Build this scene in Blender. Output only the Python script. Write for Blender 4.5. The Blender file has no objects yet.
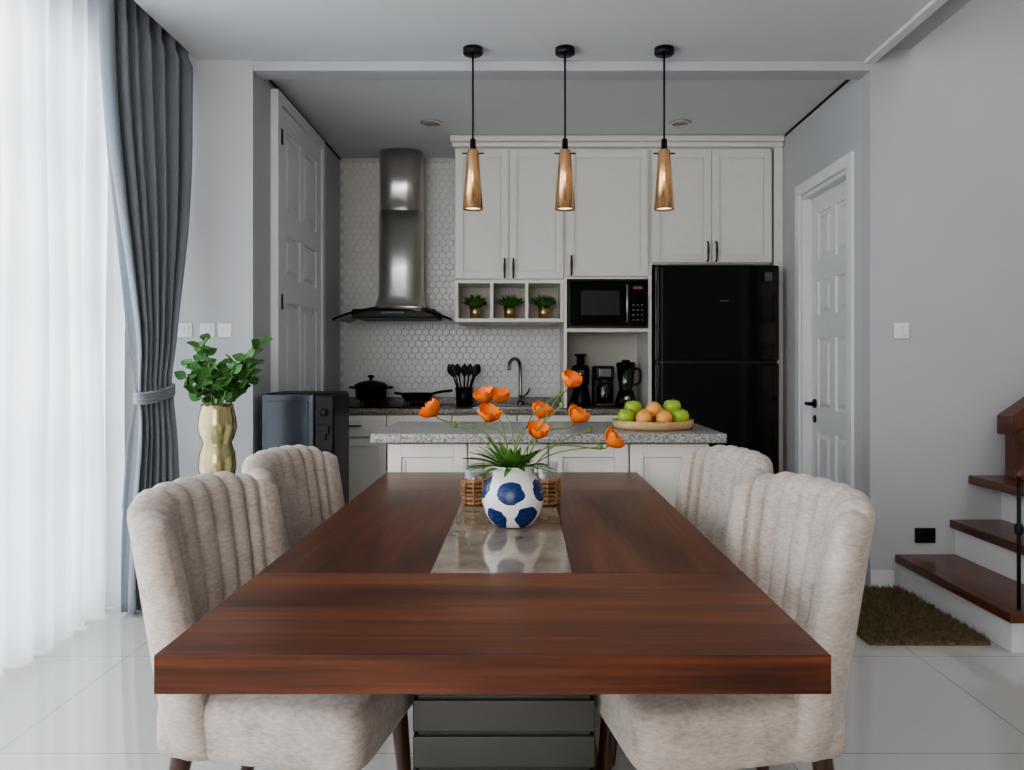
import bpy, bmesh, math, random
from mathutils import Vector, Matrix, Euler
random.seed(7)
sc = bpy.context.scene
COL = sc.collection
CAMZ = 1.18; F = 790.0

# ---------------------------------------------------------------- materials
def new_mat(name):
    m = bpy.data.materials.new(name); m.use_nodes = True
    nt = m.node_tree
    return m, nt, nt.nodes['Principled BSDF']

def pm(name, col, rough=0.5, metal=0.0, coat=0.0, noise=0.0, nscale=20, bump=0.0, bscale=200, spec=0.5, sheen=0.0, emis=None, estr=0, mapscale=None):
    m, nt, b = new_mat(name)
    b.inputs['Base Color'].default_value = (*col, 1)
    b.inputs['Roughness'].default_value = rough
    b.inputs['Metallic'].default_value = metal
    b.inputs['Coat Weight'].default_value = coat
    b.inputs['Coat Roughness'].default_value = 0.08
    b.inputs['Specular IOR Level'].default_value = spec
    b.inputs['Sheen Weight'].default_value = sheen
    if emis:
        b.inputs['Emission Color'].default_value = (*emis, 1)
        b.inputs['Emission Strength'].default_value = estr
    tc = nt.nodes.new('ShaderNodeTexCoord')
    src = tc.outputs['Object']
    if mapscale:
        mp = nt.nodes.new('ShaderNodeMapping'); mp.inputs['Scale'].default_value = mapscale
        nt.links.new(src, mp.inputs[0]); src = mp.outputs[0]
    n = nt.nodes.new('ShaderNodeTexNoise'); n.inputs['Scale'].default_value = nscale
    n.inputs['Detail'].default_value = 5
    nt.links.new(src, n.inputs['Vector'])
    if noise >= 0:
        r = nt.nodes.new('ShaderNodeValToRGB')
        k = max(noise, 0.015)
        r.color_ramp.elements[0].position = 0.3; r.color_ramp.elements[1].position = 0.7
        r.color_ramp.elements[0].color = (*[c*(1-k) for c in col], 1)
        r.color_ramp.elements[1].color = (*[min(1, c*(1+k)) for c in col], 1)
        nt.links.new(n.outputs[0], r.inputs[0]); nt.links.new(r.outputs[0], b.inputs['Base Color'])
    if bump > 0:
        n2 = nt.nodes.new('ShaderNodeTexNoise'); n2.inputs['Scale'].default_value = bscale
        n2.inputs['Detail'].default_value = 4
        nt.links.new(src, n2.inputs['Vector'])
        bp = nt.nodes.new('ShaderNodeBump'); bp.inputs['Strength'].default_value = bump
        bp.inputs['Distance'].default_value = 0.01
        nt.links.new(n2.outputs[0], bp.inputs['Height']); nt.links.new(bp.outputs[0], b.inputs['Normal'])
    return m

def wood_mat(name, c0, c1, c2, axis='X', rough=0.3, coat=0.3, sc_=1.0, spec=0.5, metal=0.0, lo=0.38, hi=0.66):
    m, nt, b = new_mat(name)
    tc = nt.nodes.new('ShaderNodeTexCoord')
    def noise(s, scale, det, dist=0.0):
        mp = nt.nodes.new('ShaderNodeMapping'); mp.inputs['Scale'].default_value = s
        nt.links.new(tc.outputs['Object'], mp.inputs[0])
        n = nt.nodes.new('ShaderNodeTexNoise'); n.inputs['Scale'].default_value = scale
        n.inputs['Detail'].default_value = det; n.inputs['Distortion'].default_value = dist
        nt.links.new(mp.outputs[0], n.inputs['Vector']); return n
    idx = 'XYZ'.index(axis)
    s1 = [7, 7, 7]; s1[idx] = 0.7
    s2 = [60, 60, 60]; s2[idx] = 2.5
    a = noise([v*sc_ for v in s1], 1.3, 4, 0.9)
    f = noise([v*sc_ for v in s2], 1.5, 6, 0.2)
    mx = nt.nodes.new('ShaderNodeMath'); mx.operation = 'MULTIPLY_ADD'
    nt.links.new(f.outputs[0], mx.inputs[0]); mx.inputs[1].default_value = 0.45
    m2 = nt.nodes.new('ShaderNodeMath'); m2.operation = 'MULTIPLY'; m2.inputs[1].default_value = 0.6
    nt.links.new(a.outputs[0], m2.inputs[0]); nt.links.new(m2.outputs[0], mx.inputs[2])
    r = nt.nodes.new('ShaderNodeValToRGB')
    e = r.color_ramp.elements
    e[0].position = lo; e[0].color = (*c0, 1)
    e[1].position = hi; e[1].color = (*c2, 1)
    x = e.new(0.52); x.color = (*c1, 1)
    nt.links.new(mx.outputs[0], r.inputs[0]); nt.links.new(r.outputs[0], b.inputs['Base Color'])
    b.inputs['Roughness'].default_value = rough
    b.inputs['Metallic'].default_value = metal
    b.inputs['Specular IOR Level'].default_value = spec
    b.inputs['Coat Weight'].default_value = coat; b.inputs['Coat Roughness'].default_value = 0.15
    bp = nt.nodes.new('ShaderNodeBump'); bp.inputs['Strength'].default_value = 0.05
    nt.links.new(f.outputs[0], bp.inputs['Height']); nt.links.new(bp.outputs[0], b.inputs['Normal'])
    return m

def granite_mat(name, cols, scale=90, rough=0.3):
    m, nt, b = new_mat(name)
    tc = nt.nodes.new('ShaderNodeTexCoord')
    n = nt.nodes.new('ShaderNodeTexNoise'); n.inputs['Scale'].default_value = scale; n.inputs['Detail'].default_value = 6
    n.inputs['Roughness'].default_value = 0.7
    nt.links.new(tc.outputs['Object'], n.inputs['Vector'])
    r = nt.nodes.new('ShaderNodeValToRGB'); e = r.color_ramp.elements
    e[0].position = 0.36; e[0].color = (*cols[0], 1); e[1].position = 0.62; e[1].color = (*cols[2], 1)
    x = e.new(0.5); x.color = (*cols[1], 1)
    nt.links.new(n.outputs[0], r.inputs[0]); nt.links.new(r.outputs[0], b.inputs['Base Color'])
    b.inputs['Roughness'].default_value = rough
    return m

M = {}
M['wall'] = pm('wall_paint', (0.50, 0.50, 0.51), 0.7, noise=0.02, nscale=3, bump=0.03, bscale=300)
M['wallk'] = pm('kitchen_wall_paint', (0.53, 0.53, 0.535), 0.7, noise=0.02, nscale=3)
M['ceil'] = pm('ceiling_paint', (0.66, 0.66, 0.665), 0.8, noise=0.01, nscale=2)
M['trim'] = pm('trim_paint', (0.70, 0.70, 0.69), 0.5)
M['door'] = pm('door_paint', (0.80, 0.80, 0.795), 0.4)
M['cab'] = pm('cabinet_paint', (0.81, 0.765, 0.70), 0.4)
M['cabin'] = pm('cabinet_inside', (0.66, 0.62, 0.56), 0.5)
M['tileback'] = pm('grout', (0.63, 0.61, 0.59), 0.7)
M['hex'] = pm('hex_tile_ceramic', (0.76, 0.74, 0.71), 0.3, noise=0.02, nscale=6)
M['woodX'] = wood_mat('walnut_cross_grain', (0.042, 0.0105, 0.004), (0.100, 0.027, 0.009), (0.17, 0.052, 0.018), 'X', 0.34, 0.08, spec=0.35)
M['woodY'] = wood_mat('walnut_long_grain', (0.036, 0.009, 0.0035), (0.082, 0.021, 0.007), (0.145, 0.042, 0.014), 'Y', 0.34, 0.08, spec=0.35)
M['stair'] = wood_mat('stair_wood', (0.05, 0.016, 0.009), (0.10, 0.032, 0.016), (0.16, 0.052, 0.024), 'Y', 0.3, 0.2)
M['legw'] = wood_mat('leg_wood', (0.03, 0.012, 0.008), (0.06, 0.022, 0.013), (0.10, 0.04, 0.022), 'Z', 0.35, 0.2)
M['lwood'] = wood_mat('light_wood', (0.42, 0.25, 0.11), (0.55, 0.35, 0.17), (0.66, 0.45, 0.25), 'X', 0.45, 0.0)
M['granite'] = granite_mat('island_granite', [(0.13, 0.12, 0.11), (0.33, 0.315, 0.30), (0.55, 0.53, 0.50)], 90, 0.25)
M['granite2'] = granite_mat('counter_granite', [(0.07, 0.06, 0.055), (0.20, 0.165, 0.145), (0.36, 0.31, 0.28)], 80, 0.3)
M['black'] = pm('black_plastic', (0.008, 0.008, 0.009), 0.4, spec=0.3)
M['blackm'] = pm('black_metal', (0.015, 0.015, 0.015), 0.45, metal=0.5)
M['bglass'] = pm('black_glass', (0.003, 0.003, 0.004), 0.08, spec=0.2)
M['fridge'] = pm('fridge_gloss_black', (0.004, 0.004, 0.005), 0.10, spec=0.32)
M['steel'] = pm('brushed_steel', (0.72, 0.68, 0.645), 0.30, metal=1.0, noise=0.05, nscale=30, mapscale=(40, 40, 0.4))
M['chrome'] = pm('chrome', (0.25, 0.25, 0.26), 0.15, metal=1.0)
M['dchrome'] = pm('dark_chrome', (0.05, 0.05, 0.052), 0.35, metal=1.0)
M['bronze'] = pm('handle_bronze', (0.07, 0.05, 0.04), 0.35, metal=0.8)
M['gold'] = pm('gold_metal', (0.62, 0.47, 0.20), 0.25, metal=1.0, noise=0.1, nscale=15)
M['pend'] = wood_mat('pendant_copper', (0.80, 0.40, 0.18), (0.92, 0.52, 0.26), (1.0, 0.66, 0.38), 'Z', 0.24, 0.4, 2, metal=0.85)
M['leaf'] = pm('leaf_green', (0.05, 0.15, 0.03), 0.45, noise=0.35, nscale=18)
M['leaf2'] = pm('leaf_bright', (0.10, 0.25, 0.04), 0.5, noise=0.3, nscale=25)
M['stem'] = pm('stem_green', (0.16, 0.22, 0.07), 0.55)
M['petal'] = pm('petal_orange', (1.0, 0.215, 0.025), 0.55, noise=0.2, nscale=30)
M['fcent'] = pm('flower_centre', (0.55, 0.40, 0.05), 0.7)
M['apple'] = pm('green_apple', (0.30, 0.43, 0.045), 0.3, noise=0.25, nscale=14)
M['orange'] = pm('orange_fruit', (0.78, 0.34, 0.09), 0.4, noise=0.2, nscale=14, bump=0.1)
M['rattan'] = wood_mat('rattan', (0.16, 0.07, 0.03), (0.30, 0.15, 0.07), (0.44, 0.25, 0.13), 'X', 0.5, 0, 6)
M['white'] = pm('white_plastic', (0.80, 0.80, 0.79), 0.35)
M['navy'] = pm('dark_blue_gloss', (0.035, 0.042, 0.055), 0.15, coat=0.3)
M['curtain'] = pm('grey_curtain_fabric', (0.22, 0.235, 0.26), 0.85, noise=0.06, nscale=120, bump=0.08, bscale=600, sheen=0.2)
M['riser'] = pm('riser_white', (0.76, 0.76, 0.76), 0.5)
M['rug'] = pm('rug_shag', (0.19, 0.145, 0.075), 0.95, noise=0.5, nscale=60, bump=0.8, bscale=120)
M['base'] = pm('pedestal_grey', (0.05, 0.049, 0.038), 0.3, noise=0.1, nscale=5, coat=0.1)
M['bulb'] = pm('lamp_lens', (0.9, 0.88, 0.82), 0.3, emis=(1, 0.85, 0.6), estr=1.6)
M['stone'] = granite_mat('runner_stone', [(0.19, 0.145, 0.105), (0.25, 0.20, 0.15), (0.31, 0.255, 0.195)], 9, 0.06)

def fabric():
    m, nt, b = new_mat('chair_fabric')
    tc = nt.nodes.new('ShaderNodeTexCoord')
    def nz(s, scale, det):
        mp = nt.nodes.new('ShaderNodeMapping'); mp.inputs['Scale'].default_value = s
        nt.links.new(tc.outputs['Object'], mp.inputs[0])
        n = nt.nodes.new('ShaderNodeTexNoise'); n.inputs['Scale'].default_value = scale; n.inputs['Detail'].default_value = det
        n.inputs['Roughness'].default_value = 0.65
        nt.links.new(mp.outputs[0], n.inputs['Vector']); return n
    n = nz((0.5, 0.5, 1.6), 110, 5)
    n2 = nz((1, 1, 1), 12, 3)
    ad = nt.nodes.new('ShaderNodeMath'); ad.operation = 'MULTIPLY_ADD'; ad.inputs[1].default_value = 0.6
    nt.links.new(n.outputs[0], ad.inputs[0])
    h = nt.nodes.new('ShaderNodeMath'); h.operation = 'MULTIPLY'; h.inputs[1].default_value = 0.4
    nt.links.new(n2.outputs[0], h.inputs[0]); nt.links.new(h.outputs[0], ad.inputs[2])
    r = nt.nodes.new('ShaderNodeValToRGB'); e = r.color_ramp.elements
    e[0].position = 0.36; e[0].color = (0.37, 0.30, 0.255, 1); e[1].position = 0.64; e[1].color = (0.60, 0.52, 0.46, 1)
    nt.links.new(ad.outputs[0], r.inputs[0]); nt.links.new(r.outputs[0], b.inputs['Base Color'])
    b.inputs['Roughness'].default_value = 0.7; b.inputs['Sheen Weight'].default_value = 0.15
    b.inputs['Specular IOR Level'].default_value = 0.35
    bp = nt.nodes.new('ShaderNodeBump'); bp.inputs['Strength'].default_value = 0.3; bp.inputs['Distance'].default_value = 0.003
    nt.links.new(n.outputs[0], bp.inputs['Height']); nt.links.new(bp.outputs[0], b.inputs['Normal'])
    return m
M['fabric'] = fabric()

def floor_mat():
    m, nt, b = new_mat('polished_floor_tile')
    tc = nt.nodes.new('ShaderNodeTexCoord')
    br = nt.nodes.new('ShaderNodeTexBrick')
    br.offset = 0.0; br.squash = 1.0
    br.inputs['Scale'].default_value = 1.0
    br.inputs['Brick Width'].default_value = 0.8; br.inputs['Row Height'].default_value = 0.8
    br.inputs['Mortar Size'].default_value = 0.0022; br.inputs['Mortar Smooth'].default_value = 0.1
    br.inputs['Color1'].default_value = (0.57, 0.55, 0.52, 1)
    br.inputs['Color2'].default_value = (0.59, 0.57, 0.54, 1)
    br.inputs['Mortar'].default_value = (0.32, 0.31, 0.30, 1)
    nt.links.new(tc.outputs['Object'], br.inputs['Vector'])
    n = nt.nodes.new('ShaderNodeTexNoise'); n.inputs['Scale'].default_value = 1.6; n.inputs['Detail'].default_value = 6
    nt.links.new(tc.outputs['Object'], n.inputs['Vector'])
    mx = nt.nodes.new('ShaderNodeMixRGB'); mx.blend_type = 'MULTIPLY'; mx.inputs[0].default_value = 0.10
    nt.links.new(br.outputs['Color'], mx.inputs[1]); nt.links.new(n.outputs[0], mx.inputs[2])
    nt.links.new(mx.outputs[0], b.inputs['Base Color'])
    b.inputs['Roughness'].default_value = 0.04
    b.inputs['Specular IOR Level'].default_value = 0.85
    return m
M['floor'] = floor_mat()

def sheer_mat():
    m = bpy.data.materials.new('sheer_curtain_fabric'); m.use_nodes = True
    nt = m.node_tree; nt.nodes.clear()
    o = nt.nodes.new('ShaderNodeOutputMaterial')
    t = nt.nodes.new('ShaderNodeBsdfTranslucent'); t.inputs[0].default_value = (0.86, 0.885, 0.92, 1)
    d = nt.nodes.new('ShaderNodeBsdfDiffuse'); d.inputs[0].default_value = (0.80, 0.82, 0.86, 1)
    tr = nt.nodes.new('ShaderNodeBsdfTransparent')
    tc = nt.nodes.new('ShaderNodeTexCoord')
    n = nt.nodes.new('ShaderNodeTexNoise'); n.inputs['Scale'].default_value = 500
    nt.links.new(tc.outputs['Object'], n.inputs['Vector'])
    mr = nt.nodes.new('ShaderNodeMapRange'); mr.inputs[3].default_value = 0.08; mr.inputs[4].default_value = 0.18
    nt.links.new(n.outputs[0], mr.inputs[0])
    m1 = nt.nodes.new('ShaderNodeMixShader'); m1.inputs[0].default_value = 0.33
    nt.links.new(t.outputs[0], m1.inputs[1]); nt.links.new(d.outputs[0], m1.inputs[2])
    m2 = nt.nodes.new('ShaderNodeMixShader'); nt.links.new(mr.outputs[0], m2.inputs[0])
    nt.links.new(m1.outputs[0], m2.inputs[1]); nt.links.new(tr.outputs[0], m2.inputs[2])
    nt.links.new(m2.outputs[0], o.inputs[0])
    return m
M['sheer'] = sheer_mat()

def glass_mat(name, fac=0.12, tint=(0.95, 0.97, 0.97), rough=0.02):
    m = bpy.data.materials.new(name); m.use_nodes = True
    nt = m.node_tree; nt.nodes.clear()
    o = nt.nodes.new('ShaderNodeOutputMaterial')
    g = nt.nodes.new('ShaderNodeBsdfGlossy'); g.inputs['Roughness'].default_value = rough
    tr = nt.nodes.new('ShaderNodeBsdfTransparent'); tr.inputs[0].default_value = (*tint, 1)
    mx = nt.nodes.new('ShaderNodeMixShader'); mx.inputs[0].default_value = fac
    nt.links.new(tr.outputs[0], mx.inputs[1]); nt.links.new(g.outputs[0], mx.inputs[2])
    nt.links.new(mx.outputs[0], o.inputs[0])
    return m
M['winglass'] = glass_mat('window_glass', 0.06)
M['glass'] = glass_mat('clear_glass', 0.15)
M['smoke'] = glass_mat('smoked_glass', 0.12, (0.25, 0.25, 0.26))

def vase_mat():
    m, nt, b = new_mat('spotted_ceramic')
    uv = nt.nodes.new('ShaderNodeUVMap')
    sp = nt.nodes.new('ShaderNodeSeparateXYZ'); nt.links.new(uv.outputs[0], sp.inputs[0])
    def math_(op, a, bb=None, c=None):
        n = nt.nodes.new('ShaderNodeMath'); n.operation = op
        for i, v in enumerate((a, bb, c)):
            if v is None: continue
            if isinstance(v, (int, float)): n.inputs[i].default_value = v
            else: nt.links.new(v, n.inputs[i])
        return n.outputs[0]
    U = math_('ADD', math_('MULTIPLY', sp.outputs[0], 5.0), 0.30)
    V = math_('ADD', math_('MULTIPLY', sp.outputs[1], 2.05), 0.08)
    row = math_('FLOOR', V)
    off = math_('MULTIPLY', math_('MODULO', row, 2.0), 0.5)
    Uo = math_('ADD', U, off)
    colid = math_('FLOOR', Uo)
    j1 = math_('MULTIPLY', math_('SINE', math_('ADD', math_('MULTIPLY', colid, 4.7), math_('MULTIPLY', row, 2.3))), 0.08)
    uu = math_('FRACT', Uo); vv = math_('FRACT', V)
    nz = nt.nodes.new('ShaderNodeTexNoise'); nz.inputs['Scale'].default_value = 9
    nt.links.new(uv.outputs[0], nz.inputs['Vector'])
    du = math_('MULTIPLY', math_('SUBTRACT', uu, 0.5), 1.12); dv = math_('SUBTRACT', math_('ADD', vv, j1), 0.5)
    d = math_('SQRT', math_('ADD', math_('MULTIPLY', du, du), math_('MULTIPLY', dv, dv)))
    d = math_('ADD', d, math_('MULTIPLY', math_('SUBTRACT', nz.outputs[0], 0.5), 0.22))
    msk = math_('LESS_THAN', d, 0.415)
    n2 = nt.nodes.new('ShaderNodeTexNoise'); n2.inputs['Scale'].default_value = 40
    nt.links.new(uv.outputs[0], n2.inputs['Vector'])
    r = nt.nodes.new('ShaderNodeValToRGB'); e = r.color_ramp.elements
    e[0].position = 0.35; e[0].color = (0.004, 0.012, 0.065, 1); e[1].position = 0.75; e[1].color = (0.02, 0.065, 0.28, 1)
    nt.links.new(n2.outputs[0], r.inputs[0])
    mx = nt.nodes.new('ShaderNodeMixRGB'); mx.inputs[1].default_value = (0.85, 0.83, 0.79, 1)
    nt.links.new(msk, mx.inputs[0]); nt.links.new(r.outputs[0], mx.inputs[2])
    nt.links.new(mx.outputs[0], b.inputs['Base Color'])
    b.inputs['Roughness'].default_value = 0.25
    return m
M['vase'] = vase_mat()

# ---------------------------------------------------------------- geometry helpers
def root(name, loc=(0, 0, 0), rotz=0.0):
    o = bpy.data.objects.new(name, None); o.location = loc; o.rotation_euler = (0, 0, rotz)
    o.empty_display_size = 0.1
    COL.objects.link(o); return o

def mobj(name, verts, faces, mat, parent=None, smooth=False, bevel=0.0, seg=3, loc=None):
    me = bpy.data.meshes.new(name); me.from_pydata([tuple(v) for v in verts], [], faces); me.update()
    bm = bmesh.new(); bm.from_mesh(me); bmesh.ops.recalc_face_normals(bm, faces=bm.faces); bm.to_mesh(me); bm.free()
    o = bpy.data.objects.new(name, me); COL.objects.link(o)
    me.materials.append(mat)
    if smooth or bevel > 0:
        for p in me.polygons: p.use_smooth = smooth
    if bevel > 0:
        md = o.modifiers.new('bevel', 'BEVEL'); md.width = bevel; md.segments = seg; md.limit_method = 'ANGLE'
        md.harden_normals = False
        for p in me.polygons: p.use_smooth = True
        md2 = o.modifiers.new('wn', 'WEIGHTED_NORMAL'); md2.keep_sharp = True
    if loc: o.location = loc
    if parent: o.parent = parent
    return o

def box(name, x0, x1, y0, y1, z0, z1, mat, parent=None, bevel=0.0, seg=2):
    v = [(x, y, z) for x in (x0, x1) for y in (y0, y1) for z in (z0, z1)]
    f = [(0, 1, 3, 2), (4, 6, 7, 5), (0, 4, 5, 1), (2, 3, 7, 6), (0, 2, 6, 4), (1, 5, 7, 3)]
    return mobj(name, v, f, mat, parent, bevel=bevel, seg=seg)

def boxes(name, lst, mat, parent=None, bevel=0.0, seg=2):
    V = []; Fc = []
    for (x0, x1, y0, y1, z0, z1) in lst:
        b = len(V)
        V += [(x, y, z) for x in (x0, x1) for y in (y0, y1) for z in (z0, z1)]
        Fc += [tuple(i+b for i in q) for q in [(0, 1, 3, 2), (4, 6, 7, 5), (0, 4, 5, 1), (2, 3, 7, 6), (0, 2, 6, 4), (1, 5, 7, 3)]]
    return mobj(name, V, Fc, mat, parent, bevel=bevel, seg=seg)

def lathe(name, prof, mat, loc=(0, 0, 0), parent=None, n=40, uv=False, sx=1, sy=1, smooth=True):
    V = []; Fc = []
    k = len(prof)
    for i in range(n):
        a = 2*math.pi*i/n
        for r, z in prof: V.append((r*math.cos(a)*sx, r*math.sin(a)*sy, z))
    for i in range(n):
        j = (i+1) % n
        for q in range(k-1):
            Fc.append((i*k+q, j*k+q, j*k+q+1, i*k+q+1))
    me = bpy.data.meshes.new(name); me.from_pydata(V, [], Fc); me.update()
    if uv:
        L = me.uv_layers.new(name='UVMap')
        for p in me.polygons:
            i = p.index // (k-1); q = p.index % (k-1)
            cs = [(i/n, q), ((i+1)/n, q), ((i+1)/n, q+1), (i/n, q+1)]
            for li, (u, w) in zip(p.loop_indices, cs): L.data[li].uv = (u, uv[w])
    for p in me.polygons: p.use_smooth = smooth
    bm = bmesh.new(); bm.from_mesh(me); bmesh.ops.remove_doubles(bm, verts=bm.verts, dist=1e-5)
    bmesh.ops.recalc_face_normals(bm, faces=bm.faces); bm.to_mesh(me); bm.free()
    o = bpy.data.objects.new(name, me); me.materials.append(mat); COL.objects.link(o)
    o.location = loc
    if parent: o.parent = parent
    return o

def tube(name, pts, r, mat, parent=None, cyclic=False, n=10, radii=None, smoothc=True):
    P = [Vector(p) for p in pts]
    Q = []; R = []
    if smoothc and len(P) > 2:
        m = len(P)
        segs = m if cyclic else m-1
        for i in range(segs):
            if cyclic: p0, p1, p2, p3 = P[(i-1) % m], P[i], P[(i+1) % m], P[(i+2) % m]
            else: p0, p1, p2, p3 = P[max(i-1, 0)], P[i], P[i+1], P[min(i+2, m-1)]
            for s in range(6):
                t = s/6
                Q.append(0.5*((2*p1)+(p2-p0)*t+(2*p0-5*p1+4*p2-p3)*t*t+(3*p1-p0-3*p2+p3)*t**3))
                if radii: R.append(radii[i]*(1-t)+radii[(i+1) % m]*t)
        if not cyclic:
            Q.append(P[-1])
            if radii: R.append(radii[-1])
    else:
        Q = P; R = list(radii) if radii else []
    V = []; Fc = []
    K = len(Q)
    prev = None
    for i, q in enumerate(Q):
        if cyclic: t = (Q[(i+1) % K]-Q[i-1])
        else: t = Q[min(i+1, K-1)]-Q[max(i-1, 0)]
        t.normalize()
        if prev is None:
            up = Vector((0, 0, 1)) if abs(t.z) < 0.9 else Vector((1, 0, 0))
            a = t.cross(up).normalized()
        else:
            a = (prev-t*prev.dot(t)).normalized()
        prev = a; b = t.cross(a)
        rr = R[i] if R else r
        for j in range(n):
            an = 2*math.pi*j/n
            V.append(q+a*math.cos(an)*rr+b*math.sin(an)*rr)
    for i in range(K if cyclic else K-1):
        ii = (i+1) % K
        for j in range(n):
            jj = (j+1) % n
            Fc.append((i*n+j, i*n+jj, ii*n+jj, ii*n+j))
    if not cyclic:
        Fc.append(tuple(range(n))); Fc.append(tuple((K-1)*n+j for j in range(n)))
    return mobj(name, V, Fc, mat, parent, smooth=True)

def leaf(V, Fc, base, d, nrm, L, W, curl=0.15, taper=0.5):
    d = d.normalized(); s = d.cross(nrm).normalized(); nn = s.cross(d).normalized()
    b = len(V); rows = 6
    for i in range(rows+1):
        t = i/rows
        w = W*math.sin(math.pi*min(1, max(0.03, t**taper if taper < 1 else t)))**0.8
        if i == rows: w = W*0.05
        c = base+d*L*t+nn*(-curl*L*t*t)
        for k in (-1, 0, 1):
            V.append(c+s*w*k*0.5+nn*(0.12*W*abs(k)))
    for i in range(rows):
        for k in range(2):
            a = b+i*3+k
            Fc.append((a, a+1, a+4, a+3))

# ---------------------------------------------------------------- room shell
XL = -2.15; XK0 = -1.436; XK1 = 1.845; YW = 4.2; YB = 6.19; H = 2.80; XR = 4.6; Y0 = -2.6
box('floor', XL-0.1, XR, Y0, YB+0.1, -0.08, 0.0, M['floor'])
box('ceiling', -1.73, XK1, Y0, YW, H, H+0.2, M['ceil'])
box('ceiling_kitchen', XK0, XK1, YW+0.001, YB+0.1, H, H+0.2, M['ceil'])
box('ceiling_curtain_recess', XL-0.1, -1.731, Y0, YW, H+0.2, H+0.28, M['ceil'])
box('ceiling_stairwell', XK1+0.1, XR, Y0, YW+0.1, 4.8, 4.9, M['ceil'])
box('wall_stairwell_upper', XK1-0.1, XK1+0.02, Y0, YW, H+0.2, 4.9, M['wall'])
box('wall_kitchen_left', XL-0.1, XK0, YW, YB+0.1, 0, H+0.3, M['wallk'])
box('wall_back', XK0, XK1+0.5, YB, YB+0.1, 0, H, M['tileback'])
box('wall_right_front', XK1, XR, YW, YW+0.10, 0, 4.9, M['wall'])
DY0, DY1, DZ = 4.47, 5.24, 2.30
boxes('wall_kitchen_right', [(XK1, XK1+0.12, YW+0.1, DY0, 0, H), (XK1, XK1+0.12, DY1, YB, 0, H), (XK1, XK1+0.12, DY0, DY1, DZ, H)], M['wallk'])
box('wall_stair_right', XR, XR+0.1, Y0, YW+0.1, 0, 4.9, M['wall'])
box('wall_rear', XL-0.1, XR, Y0-0.1, Y0, 0, 4.9, M['wall'])
WY0, WY1, WZ0, WZ1 = -1.4, 3.9, 0.04, 2.72
boxes('wall_left', [(XL-0.1, XL, Y0, WY0, 0, 3.0), (XL-0.1, XL, WY1, YW, 0, 3.0), (XL-0.1, XL, WY0, WY1, WZ1, 3.0), (XL-0.1, XL, WY0, WY1, -0.02, WZ0)], M['wall'])
w = root('window_1')
fr = []
ny = 5
for i in range(ny+1):
    y = WY0+(WY1-WY0)*i/ny
    fr.append((XL-0.07, XL-0.01, max(WY0, y-0.045), min(WY1, y+0.045), WZ0, WZ1))
fr2 = []
for z in (WZ0, 0.78, 1.45, 2.1, WZ1-0.05):
    fr2.append((XL-0.068, XL-0.012, WY0, WY1, z, z+0.05))
boxes('window_mullions', fr, M['trim'], w)
boxes('window_transoms', fr2, M['trim'], w)
box('window_pane', XL-0.05, XL-0.045, WY0, WY1, WZ0, WZ1, M['winglass'], w)
box('trim_1', XK0, XK1, YW-0.0, YW+0.14, H-0.055, H-0.001, M['wall'], bevel=0.004)
box('trim_2', XK1+0.02, XK1+0.22, Y0, YW-0.001, 2.86, 3.05, M['wall'])
box('trim_3', XK1-0.03, XK1+0.02, Y0, YW-0.001, H-0.02, H-0.0005, M['trim'])
boxes('trim_4', [(XK0+0.001, XK0+0.010, YW+0.15, YB, H-0.014, H-0.002), (XK1-0.010, XK1-0.001, YW+0.15, YB-0.65, H-0.014, H-0.002)], M['blackm'])
box('baseboard_right', XK1+0.0, 1.97, YW-0.014, YW-0.001, 0, 0.09, M['trim'], bevel=0.003)
box('baseboard_left', -2.1, XK0, YW-0.014, YW-0.001, 0, 0.09, M['trim'], bevel=0.003)

def side_door(name, x, sgn, y0, y1, z0, z1, rows):
    r = root(name)
    t = 0.035
    xa, xb = sorted((x, x-sgn*t))
    box('door_leaf', xa, xb, y0, y1, z0, z1, M['door'], r)
    stile = 0.11; mid = 0.08
    cols = [(y0+stile, (y0+y1)/2-mid/2), ((y0+y1)/2+mid/2, y1-stile)]
    def fx(a, b): return tuple(sorted((x+sgn*a, x+sgn*b)))
    f0, f1 = fx(0.0, 0.014)
    L = [(f0, f1, y0, y0+stile, z0, z1), (f0, f1, y1-stile, y1, z0, z1)]
    prev = z0
    for (a, b) in rows:
        L.append((f0, f1, y0+stile, y1-stile, prev, a)); prev = b
        L.append((f0, f1, cols[0][1], cols[1][0], a, b))
    L.append((f0, f1, y0+stile, y1-stile, prev, z1))
    for q in L: boxes('rail', [q], M['door'], r)
    for (a, b) in rows:
        for (c0, c1) in cols:
            m1, m2 = 0.018, 0.045
            xa_, xb_ = x, x+sgn*0.013
            v = [(xa_, c0+m1, a+m1), (xa_, c1-m1, a+m1), (xa_, c1-m1, b-m1), (xa_, c0+m1, b-m1), (xb_, c0+m2, a+m2), (xb_, c1-m2, a+m2), (xb_, c1-m2, b-m2), (xb_, c0+m2, b-m2)]
            mobj('raised_panel', v, [(4, 5, 6, 7), (0, 1, 5, 4), (1, 2, 6, 5), (2, 3, 7, 6), (3, 0, 4, 7)], M['door'], r)
    return r
d1 = side_door('door_1', XK0+0.02, 1, 4.56, 5.48, 0.01, 2.68, [(0.15, 0.85), (1.0, 1.55), (1.70, 1.95), (2.08, 2.56)])
boxes('door_casing', [(XK0+0.001, XK0+0.045, 4.49, 4.555, 0, 2.685), (XK0+0.001, XK0+0.045, 5.485, 5.55, 0, 2.685), (XK0+0.001, XK0+0.045, 4.49, 5.55, 2.685, 2.75)], M['door'], d1)
boxes('hinge', [(XK0+0.04, XK0+0.052, 4.545, 4.56, z, z+0.09) for z in (0.4, 1.5, 2.45)], M['blackm'], d1)
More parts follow.
